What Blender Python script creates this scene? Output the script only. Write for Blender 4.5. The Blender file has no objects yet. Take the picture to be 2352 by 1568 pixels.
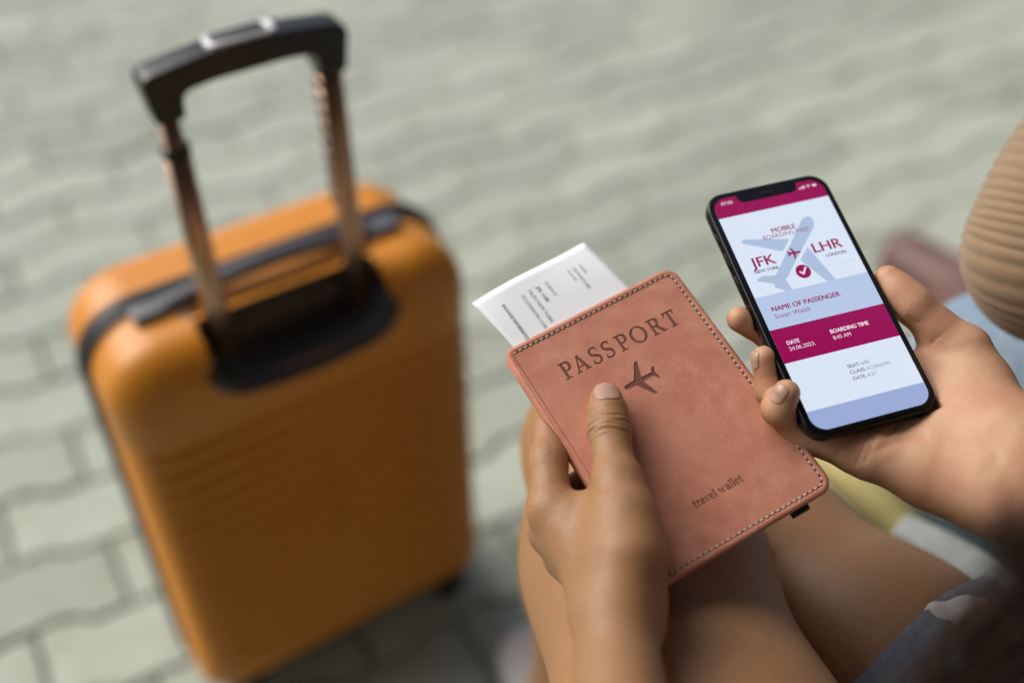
import bpy, bmesh, math, random
import numpy as np
from mathutils import Matrix, Vector
random.seed(7); rng = np.random.default_rng(7)
R_ = math.radians
sc = bpy.context.scene
col = sc.collection

# ------------------------------------------------------------------ camera
TH, RO, CAMH = R_(41.9), R_(1.08), 1.158
LENS = 40.0
rx = np.array([1., 0, 0]); fw = np.array([0, math.cos(TH), -math.sin(TH)]); dn = np.array([0, -math.sin(TH), -math.cos(TH)])
cr = math.cos(RO)*rx + math.sin(RO)*dn; cd = -math.sin(RO)*rx + math.cos(RO)*dn
CAMP = np.array([0, 0, CAMH])
cam = bpy.data.cameras.new('camera'); camo = bpy.data.objects.new('camera', cam); col.objects.link(camo)
cam.lens = LENS; cam.sensor_width = 36; cam.clip_start = .02; cam.clip_end = 500
M = Matrix.Identity(4)
for i in range(3):
    M[i][0] = cr[i]; M[i][1] = -cd[i]; M[i][2] = -fw[i]; M[i][3] = CAMP[i]
camo.matrix_world = M
cam.dof.use_dof = True; cam.dof.focus_distance = 0.578; cam.dof.aperture_fstop = 2.1; cam.dof.aperture_blades = 0
sc.camera = camo
FP = LENS/36*2352
def K(u, v, d):
    """photo pixel (2352 px wide) at a depth along the view axis -> world point"""
    return CAMP + d*((u-1176)/FP*cr + (v-784)/FP*cd + fw)
def KZ(u, v, z):
    r = (u-1176)/FP*cr + (v-784)/FP*cd + fw
    return CAMP + r*((z-CAMH)/r[2])
def plane_depth(P0, n):
    def f(u, v):
        r = np.array([(u-1176)/FP, (v-784)/FP, 1.]); return float((n@P0)/(n@r))
    return f
def cam2world(v): return v[0]*cr + v[1]*cd + v[2]*fw

# ------------------------------------------------------------------ world, sun, exposure
SUN_EL, SUN_AZ = R_(46), R_(-66)      # azimuth measured from +Y towards +X
w = bpy.data.worlds.new('World'); sc.world = w; w.use_nodes = True
nt = w.node_tree; bg = nt.nodes['Background']
sky = nt.nodes.new('ShaderNodeTexSky'); sky.sky_type = 'NISHITA'; sky.sun_disc = False
sky.sun_elevation = SUN_EL; sky.sun_rotation = SUN_AZ; sky.air_density = 1.0; sky.dust_density = 4.0; sky.ozone_density = .6
nt.links.new(sky.outputs[0], bg.inputs[0]); bg.inputs[1].default_value = 0.05
sun = bpy.data.lights.new('sun', 'SUN'); sun.energy = 1.5; sun.angle = R_(55); sun.color = (1, .975, .93)
suno = bpy.data.objects.new('sun', sun); col.objects.link(suno)
sd = Vector((math.sin(SUN_AZ)*math.cos(SUN_EL), math.cos(SUN_AZ)*math.cos(SUN_EL), math.sin(SUN_EL)))
suno.rotation_euler = sd.to_track_quat('Z', 'Y').to_euler(); suno.location = sd*5
sc.view_settings.view_transform = 'Standard'; sc.view_settings.look = 'None'
sc.view_settings.exposure = 1.2; sc.view_settings.gamma = 1
sc.render.engine = 'CYCLES'; sc.cycles.use_denoising = True
sc.cycles.max_bounces = 8

# ------------------------------------------------------------------ helpers
def tag(o, label=None, cat=None, group=None, kind=None):
    if label: o['label'] = label
    if cat: o['category'] = cat
    if group: o['group'] = group
    if kind: o['kind'] = kind
    return o
def empty(name, mat=None):
    o = bpy.data.objects.new(name, None); col.objects.link(o); o.empty_display_size = .05
    if mat is not None: o.matrix_world = mat
    return o
def link(name, me, mat=None, parent=None, smooth=True):
    o = bpy.data.objects.new(name, me); col.objects.link(o)
    if mat and not me.materials: me.materials.append(mat)
    if parent: o.parent = parent
    if smooth and len(me.polygons): me.polygons.foreach_set('use_smooth', np.ones(len(me.polygons), bool))
    return o
def mesh(name, V, F):
    me = bpy.data.meshes.new(name)
    me.from_pydata([tuple(map(float, v)) for v in V], [], [tuple(map(int, f)) for f in F]); me.update()
    return me
def mesh_np(name, V, Q):
    me = bpy.data.meshes.new(name); n = len(V); m = len(Q); k = Q.shape[1]
    me.vertices.add(n); me.vertices.foreach_set('co', V.astype(np.float32).ravel())
    me.loops.add(m*k); me.loops.foreach_set('vertex_index', Q.astype(np.int32).ravel())
    me.polygons.add(m); me.polygons.foreach_set('loop_start', np.arange(0, m*k, k, dtype=np.int32))
    me.update(calc_edges=True); me.validate(); return me
def frame(origin, x, y, z):
    m = Matrix.Identity(4)
    for i in range(3):
        m[i][0] = x[i]; m[i][1] = y[i]; m[i][2] = z[i]; m[i][3] = origin[i]
    return m
def rrect(hw, hh, rad, n=10, cx=0, cy=0):
    """rounded rectangle, counter-clockwise from +x,-y corner; rad = 4 radii (br, tr, tl, bl)"""
    if not hasattr(rad, '__len__'): rad = [rad]*4
    P = []
    for (sx, sy, a0), r in zip(((1, -1, -90), (1, 1, 0), (-1, 1, 90), (-1, -1, 180)), rad):
        for i in range(n+1):
            a = R_(a0+90*i/n); P.append((cx+sx*(hw-r)+r*math.cos(a), cy+sy*(hh-r)+r*math.sin(a)))
    return P
def loft(rings, close_first=True, close_last=True, cyclic=True):
    V = []; F = []; n = len(rings[0])
    for r in rings: V += list(r)
    for j in range(len(rings)-1):
        for i in range(n if cyclic else n-1):
            a = j*n+i; b = j*n+(i+1) % n
            F.append((a, b, b+n, a+n))
    if close_first: F.append(tuple(reversed(range(n))))
    if close_last: F.append(tuple(range((len(rings)-1)*n, len(rings)*n)))
    return V, F
def box(V, F, lo, hi, bev=0):
    b = len(V)
    for z in (lo[2], hi[2]):
        for x, y in ((lo[0], lo[1]), (hi[0], lo[1]), (hi[0], hi[1]), (lo[0], hi[1])): V.append((x, y, z))
    for f in ((3, 2, 1, 0), (4, 5, 6, 7), (0, 1, 5, 4), (1, 2, 6, 5), (2, 3, 7, 6), (3, 0, 4, 7)): F.append(tuple(b+i for i in f))
def bevbox(name, lo, hi, bev, mat, parent, seg=3):
    bm = bmesh.new(); V = []; F = []; box(V, F, lo, hi)
    vs = [bm.verts.new(v) for v in V]
    for f in F: bm.faces.new([vs[i] for i in f])
    bmesh.ops.bevel(bm, geom=bm.edges[:], offset=bev, segments=seg, profile=.6, affect='EDGES')
    me = bpy.data.meshes.new(name); bm.to_mesh(me); bm.free()
    return link(name, me, mat, parent)
def tube(pts, rad, n=10, caps=True, up=None, flat=1.0):
    """swept tube along points; rad scalar or list"""
    pts = [np.array(p, float) for p in pts]; m = len(pts)
    if not hasattr(rad, '__len__'): rad = [rad]*m
    T = []
    for i in range(m):
        t = pts[min(i+1, m-1)]-pts[max(i-1, 0)]; T.append(t/np.linalg.norm(t))
    u = np.array(up if up is not None else (0, 0, 1.), float)
    if abs(u@T[0]) > .95: u = np.array([1., 0, 0])
    rings = []
    for i in range(m):
        a = np.cross(T[i], u); a /= np.linalg.norm(a); b = np.cross(a, T[i]); u = b
        rings.append([pts[i]+rad[i]*(math.cos(q)*a+flat*math.sin(q)*b) for q in np.arange(n)*2*math.pi/n])
    return loft(rings, caps, caps)
def spline(P, n):
    """Catmull-Rom through points (any dim)"""
    P = [np.array(p, float) for p in P]; P = [2*P[0]-P[1]]+P+[2*P[-1]-P[-2]]; out = []
    for i in range(1, len(P)-2):
        for k in range(n):
            t = k/n; a, b, c, d = P[i-1:i+3]
            out.append(.5*((2*b)+(c-a)*t+(2*a-5*b+4*c-d)*t*t+(3*b-a-3*c+d)*t**3))
    out.append(P[-2]); return out

# ------------------------------------------------------------------ materials
def mat(name, base, rough=.6, metal=0, spec=.5, noise=None, bump=None, sss=0, coat=0, sheen=0, emit=None):
    """noise = list of (scale, detail, colour, amount); bump = list of (scale, strength, distance)"""
    m = bpy.data.materials.new(name); m.use_nodes = True; t = m.node_tree; b = t.nodes['Principled BSDF']
    tc = t.nodes.new('ShaderNodeTexCoord')
    b.inputs['Base Color'].default_value = (*base, 1); b.inputs['Roughness'].default_value = rough
    b.inputs['Metallic'].default_value = metal; b.inputs['Specular IOR Level'].default_value = spec
    if sss:
        b.inputs['Subsurface Weight'].default_value = sss; b.inputs['Subsurface Radius'].default_value = (1, .35, .18); b.inputs['Subsurface Scale'].default_value = .006
    if coat: b.inputs['Coat Weight'].default_value = coat; b.inputs['Coat Roughness'].default_value = .12
    if sheen: b.inputs['Sheen Weight'].default_value = sheen
    if emit: b.inputs['Emission Color'].default_value = (*emit[0], 1); b.inputs['Emission Strength'].default_value = emit[1]
    prev = None
    for (s, det, c, amt) in (noise or []):
        n = t.nodes.new('ShaderNodeTexNoise'); n.inputs['Scale'].default_value = s; n.inputs['Detail'].default_value = det
        t.links.new(tc.outputs['Object'], n.inputs['Vector'])
        rp = t.nodes.new('ShaderNodeMapRange'); rp.inputs[1].default_value = .38; rp.inputs[2].default_value = .66; rp.inputs[4].default_value = amt
        t.links.new(n.outputs[0], rp.inputs[0])
        mx = t.nodes.new('ShaderNodeMix'); mx.data_type = 'RGBA'; mx.inputs[6].default_value = (*base, 1); mx.inputs[7].default_value = (*c, 1)
        t.links.new(rp.outputs[0], mx.inputs[0])
        if prev: t.links.new(prev, mx.inputs[6])
        prev = mx.outputs[2]
    if prev: t.links.new(prev, b.inputs['Base Color'])
    pb = None
    for (s, st, di) in (bump or []):
        n = t.nodes.new('ShaderNodeTexNoise'); n.inputs['Scale'].default_value = s; n.inputs['Detail'].default_value = 3
        t.links.new(tc.outputs['Object'], n.inputs['Vector'])
        bp = t.nodes.new('ShaderNodeBump'); bp.inputs['Strength'].default_value = st; bp.inputs['Distance'].default_value = di
        t.links.new(n.outputs[0], bp.inputs['Height'])
        if pb: t.links.new(pb, bp.inputs['Normal'])
        pb = bp.outputs[0]
    if pb: t.links.new(pb, b.inputs['Normal'])
    m.diffuse_color = (*base, 1)
    return m
def obj_random(m, lo=.8, hi=1.15):
    t = m.node_tree; b = t.nodes['Principled BSDF']; src = b.inputs['Base Color'].links[0].from_socket
    oi = t.nodes.new('ShaderNodeObjectInfo'); mr = t.nodes.new('ShaderNodeMapRange'); mr.inputs[3].default_value = lo; mr.inputs[4].default_value = hi
    t.links.new(oi.outputs['Random'], mr.inputs[0])
    h = t.nodes.new('ShaderNodeHueSaturation'); t.links.new(src, h.inputs['Color']); t.links.new(mr.outputs[0], h.inputs['Value']); t.links.new(h.outputs[0], b.inputs['Base Color'])

MT = {}
MT['paver'] = mat('paver_concrete', (.36, .40, .335), .9, noise=[(9, 5, (.26, .28, .21), 1.0), (2.2, 3, (.46, .50, .45), .8), (28, 4, (.42, .45, .39), .6), (60, 3, (.22, .24, .18), .5)], bump=[(90, .5, .002), (400, .4, .0006)])
obj_random(MT['paver'], .86, 1.12)
MT['joint'] = mat('joint_sand', (.21, .22, .155), .95, noise=[(14, 4, (.13, .14, .085), .9), (3, 2, (.26, .25, .18), .8)], bump=[(250, .6, .002)])
MT['shell'] = mat('orange_polycarbonate', (.60, .225, .017), .36, spec=.45, noise=[(3, 3, (.55, .20, .014), .5)], bump=[(900, .12, .0004)])
MT['black'] = mat('black_plastic', (.012, .012, .013), .34, bump=[(700, .2, .0003)])
MT['grey_plastic'] = mat('dark_grey_plastic', (.05, .05, .057), .38)
MT['mid_grey'] = mat('mid_grey_plastic', (.10, .105, .115), .35)
MT['chrome'] = mat('satin_silver', (.66, .68, .69), .28, metal=.35)
MT['bronze'] = mat('bronze_anodised_tube', (.60, .41, .29), .32, metal=1, noise=[(30, 2, (.52, .35, .25), .5)])
MT['rubber'] = mat('black_rubber', (.01, .01, .01), .7)

# ------------------------------------------------------------------ ground: pavers as geometry
ground = link('ground', mesh('ground', [(-200, -200, -.012), (200, -200, -.012), (200, 200, -.012), (-200, 200, -.012)], [(0, 1, 2, 3)]), MT['joint'])
tag(ground, kind='structure')
PL, PW, GAP = .225, .1125, .0048
def wave(x):
    t = (x/PL) % 1.0; a = .0085; s = .07
    def st(c): return 1/(1+math.exp(-(t-c)/s*4))
    return a*(2*(st(.25)-st(.75))-1) if True else 0
def paver_mesh(name, off):
    xs = [GAP/2+(PL-GAP)*i/14 for i in range(15)]
    bot = [(x, wave(x+off)+GAP/2) for x in xs]; top = [(x, PW+wave(x+off)-GAP/2) for x in reversed(xs)]
    out = bot+top; n = len(out); c = np.mean(out, 0)
    def ins(d, z):
        r = []
        for i, p in enumerate(out):
            a = np.array(out[i-1]); b = np.array(out[(i+1) % n]); t = b-a; t /= np.linalg.norm(t)
            q = np.array(p)+d*np.array([-t[1], t[0]]); r.append((q[0]-PL/2, q[1]-PW/2, z))
        return r
    V, F = loft([ins(0, -.03), ins(0, -.006), ins(.0022, -.0016), ins(.006, 0)], False, True)
    return mesh(name, V, F)
pm = [paver_mesh('paver', 0), paver_mesh('paver', PL/2)]
for m_ in pm: m_.materials.append(MT['paver'])
PA = R_(28); ca, sa = math.cos(PA), math.sin(PA); PO = np.array([-.6, .83])
near = []
for j in range(-90, 90):
    for i in range(-48, 48):
        lx = i*PL+(PL/2 if j % 2 else 0); ly = j*PW
        x = PO[0]+lx*ca-ly*sa; y = PO[1]+lx*sa+ly*ca
        if abs(x) < 7 and -4 < y < 9: near.append((math.hypot(x, (y-1.5)*.8), x, y, j))
near.sort()
rest_v, rest_f = [], []; base = {}
for k in (0, 1):
    base[k] = (np.array([v.co for v in pm[k].vertices]), [list(p.vertices) for p in pm[k].polygons])
for n, (_, x, y, j) in enumerate(near):
    rot = PA+rng.normal(0, .008); dz = rng.normal(0, .0012)
    if n < 298:
        o = bpy.data.objects.new('paver', pm[j % 2]); col.objects.link(o); o.parent = ground
        o.location = (x, y, dz); o.rotation_euler = (rng.normal(0, .006), rng.normal(0, .006), rot)
    else:
        V0, F0 = base[j % 2]; b0 = len(rest_v)
        c_, s_ = math.cos(rot), math.sin(rot)
        rest_v += [(x+v[0]*c_-v[1]*s_, y+v[0]*s_+v[1]*c_, v[2]+dz) for v in V0]
        rest_f += [[b0+q for q in f] for f in F0]
    # joint wave has to follow the row: the two meshes are offset by half a paver
rp = link('paver', mesh('paver', rest_v, rest_f), MT['paver'], ground, smooth=False); tag(rp, kind='stuff')

# ------------------------------------------------------------------ suitcase
SW, SD, SH = .345, .175, .487; WH = .045; YAW = R_(31.5)
suit = empty('suitcase', Matrix.Translation((-.1786, .7424, 0)) @ Matrix.Rotation(YAW, 4, 'Z'))
tag(suit, 'orange ribbed hard-shell cabin suitcase with black trolley handle pulled out', 'suitcase')
def dense_rrect(hw, hh, r, rb, step=.003):
    """tall rounded outline; rb = radius of the two lower corners"""
    P = []
    def seg(a, b):
        a = np.array(a); b = np.array(b); n = max(1, int(np.linalg.norm(b-a)/step))
        for i in range(n): P.append(a+(b-a)*i/n)
    def arc(c, a0, q_):
        n = 20
        for i in range(n): q = R_(a0+90*i/n); P.append(np.array(c)+q_*np.array([math.cos(q), math.sin(q)]))
    seg((-hw+rb, -hh), (hw-rb, -hh)); arc((hw-rb, -hh+rb), -90, rb); seg((hw, -hh+rb), (hw, hh-r)); arc((hw-r, hh-r), 0, r)
    seg((hw-r, hh), (-hw+r, hh)); arc((-hw+r, hh-r), 90, r); seg((-hw, hh-r), (-hw, -hh+rb)); arc((-hw+rb, -hh+rb), 180, rb)
    return np.array(P)
ZC = WH+SH/2
OUT = dense_rrect(SW/2, SH/2, .055, .028)
def inset(P, i):
    # shrink about the rounded core so that corners stay round
    s = np.array([(SW/2-i)/(SW/2), (SH/2-i)/(SH/2)]); return P*s
def rib(z, x):
    zz = z-WH
    m = 1/(1+math.exp(-(zz-.045)/.006))*1/(1+math.exp((zz-.395)/.006))
    return m*(.5+.5*math.cos(2*math.pi*zz/.024))
def shell(name, ysign, y0, y1):
    """y0 zipper plane, y1 outer face"""
    rings = []; dep = abs(y1-y0); er = min(.038, dep*.8)
    prof = [(0, 0), (.0, .25*(dep-er)/dep), (.0, .6*(dep-er)/dep), (0, (dep-er)/dep)]
    for a in np.linspace(10, 90, 9): prof.append((er*(1-math.cos(R_(a))), ((dep-er)+er*math.sin(R_(a)))/dep))
    ins = list(np.linspace(er, min(SW, SH)/2-.0004, 36))[1:]
    prof += [(i, 1.0) for i in ins]
    for k, (i, t) in enumerate(prof):
        P = inset(OUT, i); y = y0+(y1-y0)*t; ring = []
        for (x, z) in P:
            r = rib(z+ZC, x)*.0065*min(1, max(0, (t-.25)/.3))
            n = np.array([x/SW, z/SH]);
            dy = r*math.copysign(1, y1-y0)*(1 if t > .9 else .4)
            sx = 1-(r*.6/(SW/2) if t < .98 and abs(x) > SW/2-.06 else 0)
            ring.append((x*sx, y-dy, z+ZC))
        rings.append(ring if ysign < 0 else ring[::-1])
    V, F = loft(rings, False, False)
    if ysign < 0:      # opening for the handle housing
        A = np.array(V)
        def keep(f):
            c = A[list(f)].mean(0); return not (abs(c[0]) < .085 and c[1] < .046 and c[2] > ZT_-.054)
        F = [f for f in F if keep(f)]
    return link(name, mesh(name, V, F), MT['shell'], suit)
ZT_ = WH+SH
back = shell('back_shell', -1, SD/2-.007, 0.0); front = shell('front_shell', 1, SD/2+.007, SD)
def band(name, ya, yb, proud, m):
    rings = []
    for off, y in ((-.004, ya), (proud*.7, ya), (proud, ya+(yb-ya)*.25), (proud, ya+(yb-ya)*.75), (proud*.7, yb), (-.004, yb)):
        rings.append([(x, y, z+ZC) for x, z in inset(OUT, -off)])
    V, F = loft(rings, False, False); return link(name, mesh(name, V, F), m, suit)
band('zip_tape', SD/2-.0125, SD/2-.0025, .0045, MT['grey_plastic']); band('zip_tape', SD/2-.0015, SD/2+.0105, .0058, MT['black'])
ZT = WH+SH
# recessed black handle housing on the top rear edge
def housing():
    hw = .091
    def outline(d, y, zf, yt, top):
        """tray outline: curved lower lip, straight sides, open upper edge on the top face"""
        P = []
        for t in np.linspace(-1, 1, 31):
            x = t*(hw-d); z = ZT-zf-.009*(1-t*t)+d+.022*abs(t)**9; P.append((x, y, z))
        for t in np.linspace(1, -1, 31): P.append((t*(hw-d), yt, ZT-top))
        return P
    rings = [outline(0, .02, .058, .050, .008), outline(0, -.004, .058, .048, -.0002), outline(.0015, -.0075, .058, .047, -.0022), outline(.008, -.0075, .058, .046, -.0022), outline(.0105, -.004, .058, .045, .0005), outline(.011, .038, .046, .0445, .014)]
    V, F = loft([r[::-1] for r in rings], False, True); return mesh('handle_housing', V, F)
link('handle_housing', housing(), MT['black'], suit)
SX, PY = .0649, .030
ZP, ZQ, ZTT = WH+.43, WH+.682, WH+.722
for s in (-1, 1):
    def pole(name, z0, z1, a, b, m):
        rings = [[(s*SX+x, PY+y, z) for x, y in rrect(a, b, min(a, b)*.75, 6)] for z in (z0, z1)]
        V, F = loft(rings); return link(name, mesh(name, V, F), m, suit)
    zc = ZQ-.026 if s < 0 else ZQ+.004
    up = pole('pole', ZP, ZQ+.02, .0077, .0056, MT['bronze'])
    lo_ = pole('pole', ZP-.02, zc-.004, .0102, .0074, MT['bronze'])
    pole('collar', zc-.006, zc, .0111, .0084, MT['black'])
    if s > 0:
        V, F = [], []
        for k in range(9): box(V, F, (SX-.0128, PY-.003, ZQ-.012-k*.0135), (SX-.0095, PY+.003, ZQ-.006-k*.0135))
        link('catch_teeth', mesh('catch_teeth', V, F), MT['black'], suit, smooth=False)
# grip
def grip():
    def rnd(P, R):
        out = []; n = len(P)
        for i_ in range(n):
            a, b, c = (np.array(P[k]) for k in (i_-1, i_, (i_+1) % n)); r_ = R[i_]
            d1 = (a-b)/np.linalg.norm(a-b); d2 = (c-b)/np.linalg.norm(c-b)
            if r_ == 0: out.append(tuple(b)); continue
            for t in np.linspace(0, 1, 7): out.append(tuple((1-t)**2*(b+d1*r_)+2*t*(1-t)*b+t*t*(b+d2*r_)))
        return out
    o = SX
    P = [(-o-.011, ZQ+.001), (-o+.0105, ZQ+.001), (-o+.0125, ZTT-.019), (-.03, ZTT-.0165), (.03, ZTT-.0165), (o-.0125, ZTT-.019), (o-.0105, ZQ+.001), (o+.011, ZQ+.001), (o+.0165, ZTT-.001), (.034, ZTT+.0055), (0, ZTT+.007), (-.034, ZTT+.0055), (-o-.0165, ZTT-.001)]
    R = [.002, .002, .008, .01, .01, .008, .002, .002, .011, .012, .012, .012, .011]
    pl = rnd(P, R)
    bm = bmesh.new(); vs = [bm.verts.new((x, PY-.0125, z)) for x, z in pl]; f = bm.faces.new(vs)
    ex = bmesh.ops.extrude_face_region(bm, geom=[f]); bmesh.ops.translate(bm, vec=(0, .025, 0), verts=[v for v in ex['geom'] if isinstance(v, bmesh.types.BMVert)])
    bmesh.ops.recalc_face_normals(bm, faces=bm.faces[:])
    ed = [e for e in bm.edges if len(e.link_faces) == 2 and abs(e.verts[0].co.y-e.verts[1].co.y) < 1e-6]
    bmesh.ops.bevel(bm, geom=ed, offset=.0042, segments=4, profile=.55, affect='EDGES', clamp_overlap=True)
    me = bpy.data.meshes.new('grip'); bm.to_mesh(me); bm.free(); return me
g = link('grip', grip(), MT['black'], suit)
# silver button surround on top of grip
rr = rrect(.027, .0112, .007, 8); ri = rrect(.0215, .0078, .0055, 8)
rings = []
for (pts, z) in ((rr, -.006), (rr, .0105), (rrect(.0262, .0104, .0068, 8), .0117), (rrect(.0225, .0088, .006, 8), .0117), (ri, .0105), (ri, .004)):
    rings.append([(x, PY+y, ZTT-.0025+z) for x, y in pts])
V, F = loft(rings, False, False); link('button_surround', mesh('button_surround', V, F), MT['chrome'], suit)
rings = [[(x*s_, PY+y*s_, ZTT-.0025+z) for x, y in ri] for s_, z in ((.97, .002), (.97, .0085), (.9, .0095))]
V, F = loft(rings); link('release_button', mesh('release_button', V, F), MT['grey_plastic'], suit)
# top carry handle
ch = tube(spline([(-.105, .066, ZT+.003), (-.085, .066, ZT+.007), (-.05, .065, ZT+.012), (0, .064, ZT+.0145), (.05, .065, ZT+.012), (.085, .066, ZT+.007), (.1, .066, ZT+.003)], 8), .0066, 12, up=(0, 1, 0), flat=1.5)
link('carry_handle', mesh('carry_handle', *ch), MT['grey_plastic'], suit)
for sx in (-1, 1): bevbox('handle_mount', (sx*.100-.027, .0545, ZT-.004), (sx*.100+.027, .0755, ZT+.0085), .004, MT['mid_grey'], suit)
# wheels
for x in (-.13, .13):
    for y in (.035, SD-.035):
        wh = empty('wheel'); wh.parent = suit; wh.location = (x, y, 0)
        bevbox('wheel_fork', (-.018, -.02, .026), (.018, .02, WH+.004), .006, MT['black'], wh)
        for dx in (-.009, .009):
            rings = [[(dx+xx, .022*s_*math.cos(q), .0225+.022*s_*math.sin(q)) for q in np.arange(24)*2*math.pi/24] for xx, s_ in ((-.0065, .85), (-.0045, 1), (.0045, 1), (.0065, .85))]
            V, F = loft(rings); link('tyre', mesh('tyre', V, F), MT['rubber'], wh)
# corner feet band at the base
bevbox('base_plate', (-.15, .015, WH-.006), (.15, SD-.015, WH+.012), .005, MT['black'], suit)

# ------------------------------------------------------------------ glyph tools
def path(s, n=7):
    """tiny SVG-like path -> list of closed polylines"""
    out = []; cur = []; tok = s.replace(',', ' ').replace('M', ' M ').replace('L', ' L ').replace('C', ' C ').replace('Z', ' Z ').split(); i = 0; cmd = None
    while i < len(tok):
        t = tok[i]
        if t in 'MLCZ':
            cmd = t; i += 1
            if t == 'Z': out.append(cur); cur = []
            continue
        if cmd in 'ML': cur.append((float(tok[i]), float(tok[i+1]))); i += 2
        else:
            p0 = cur[-1]; c = [float(q) for q in tok[i:i+6]]; i += 6
            for k in range(1, n+1):
                u = k/n; a, b, d, e = (1-u)**3, 3*u*(1-u)**2, 3*u*u*(1-u), u**3
                cur.append((a*p0[0]+b*c[0]+d*c[2]+e*c[4], a*p0[1]+b*c[1]+d*c[3]+e*c[5]))
    return out
def ell(cx, cy, a, b, n=40): return [(cx+a*math.cos(q), cy+b*math.sin(q)) for q in np.arange(n)*2*math.pi/n]
GL = {
 'P': (.66, 'M.02,0 L.40,0 L.40,.045 L.28,.06 L.28,.43 L.38,.43 C.56,.43 .66,.54 .66,.71 C.66,.89 .55,1 .36,1 L.02,1 L.02,.955 L.13,.94 L.13,.06 L.02,.045 Z M.28,.93 L.34,.93 C.44,.93 .50,.85 .50,.71 C.50,.57 .44,.50 .34,.50 L.28,.50 Z'),
 'A': (.84, 'M0,0 L.28,0 L.28,.045 L.18,.06 L.245,.28 L.53,.28 L.60,.06 L.51,.045 L.51,0 L.84,0 L.84,.045 L.76,.06 L.475,1 L.385,1 L.09,.06 L0,.045 Z M.265,.345 L.39,.77 L.51,.345 Z'),
 'S': (.58, 'M.05,.28 L.05,.03 C.12,0 .2,-.015 .28,-.015 C.46,-.015 .57,.10 .57,.265 C.57,.40 .50,.48 .35,.55 C.22,.61 .17,.67 .17,.77 C.17,.88 .23,.945 .32,.945 C.40,.945 .44,.90 .455,.76 L.505,.76 L.505,.97 C.45,1 .38,1.015 .31,1.015 C.15,1.015 .04,.90 .04,.735 C.04,.60 .11,.51 .25,.45 C.39,.39 .44,.34 .44,.235 C.44,.12 .37,.05 .27,.05 C.18,.05 .12,.11 .10,.28 Z'),
 'O': (.92, None),
 'R': (.86, 'M.02,0 L.40,0 L.40,.045 L.28,.06 L.28,.46 L.36,.46 L.60,0 L.86,0 L.86,.045 L.76,.06 L.53,.50 C.62,.54 .66,.63 .66,.73 C.66,.90 .55,1 .36,1 L.02,1 L.02,.955 L.13,.94 L.13,.06 L.02,.045 Z M.28,.93 L.34,.93 C.44,.93 .50,.86 .50,.73 C.50,.60 .44,.53 .34,.53 L.28,.53 Z'),
 'T': (.72, 'M.18,0 L.56,0 L.56,.045 L.445,.06 L.445,.93 L.56,.93 L.65,.74 L.70,.74 L.68,1 L.06,1 L.04,.74 L.09,.74 L.18,.93 L.295,.93 L.295,.06 L.18,.045 Z'),
 't': (.44, 'M.12,.58 L.02,.58 L.02,.66 L.14,.70 L.22,.9 L.28,.9 L.28,.66 L.42,.66 L.42,.58 L.28,.58 L.28,.18 C.28,.10 .31,.08 .36,.08 L.43,.1 L.43,.03 C.38,0 .33,-.01 .28,-.01 C.17,-.01 .12,.05 .12,.16 Z'),
 'r': (.52, 'M.02,0 L.40,0 L.40,.05 L.29,.07 L.29,.45 C.33,.53 .39,.55 .48,.53 L.50,.67 C.40,.70 .33,.65 .29,.56 L.29,.67 L.02,.66 L.02,.61 L.13,.59 L.13,.07 L.02,.05 Z'),
 'a': (.60, 'M.38,.08 C.33,.01 .27,-.01 .21,-.01 C.10,-.01 .03,.07 .03,.18 C.03,.33 .17,.40 .37,.41 L.37,.48 C.37,.57 .33,.61 .26,.61 C.22,.61 .2,.6 .18,.58 L.19,.46 L.06,.46 L.06,.60 C.12,.65 .2,.68 .29,.68 C.44,.68 .52,.61 .52,.48 L.52,.08 L.60,.06 L.60,0 L.40,0 Z M.37,.34 C.25,.33 .18,.28 .18,.19 C.18,.12 .21,.09 .26,.09 C.30,.09 .34,.11 .37,.15 Z'),
 'v': (.64, 'M.26,0 L.38,0 L.57,.59 L.64,.61 L.64,.66 L.40,.66 L.40,.61 L.48,.59 L.35,.17 L.20,.59 L.28,.61 L.28,.66 L0,.66 L0,.61 L.06,.59 Z'),
 'e': (.58, 'M.56,.32 L.18,.32 C.18,.17 .25,.09 .36,.09 C.43,.09 .48,.11 .54,.15 L.55,.08 C.49,.02 .41,-.01 .32,-.01 C.13,-.01 .03,.12 .03,.33 C.03,.54 .14,.68 .31,.68 C.48,.68 .56,.57 .56,.38 Z M.18,.39 L.42,.39 C.42,.53 .39,.61 .31,.61 C.23,.61 .18,.52 .18,.39 Z'),
 'l': (.36, 'M.02,0 L.36,0 L.36,.05 L.27,.07 L.27,1 L.02,.98 L.02,.93 L.11,.91 L.11,.07 L.02,.05 Z'),
 'w': (.96, 'M.24,0 L.35,0 L.48,.40 L.61,0 L.72,0 L.89,.59 L.96,.61 L.96,.66 L.73,.66 L.73,.61 L.80,.59 L.69,.19 L.55,.66 L.45,.66 L.31,.19 L.20,.59 L.27,.61 L.27,.66 L0,.66 L0,.61 L.05,.59 Z'),
}
def glyph(c):
    wd, p = GL[c]
    return wd, (path(p) if p else [ell(.46, .5, .44, .515), ell(.46, .5, .29, .45)])
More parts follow.
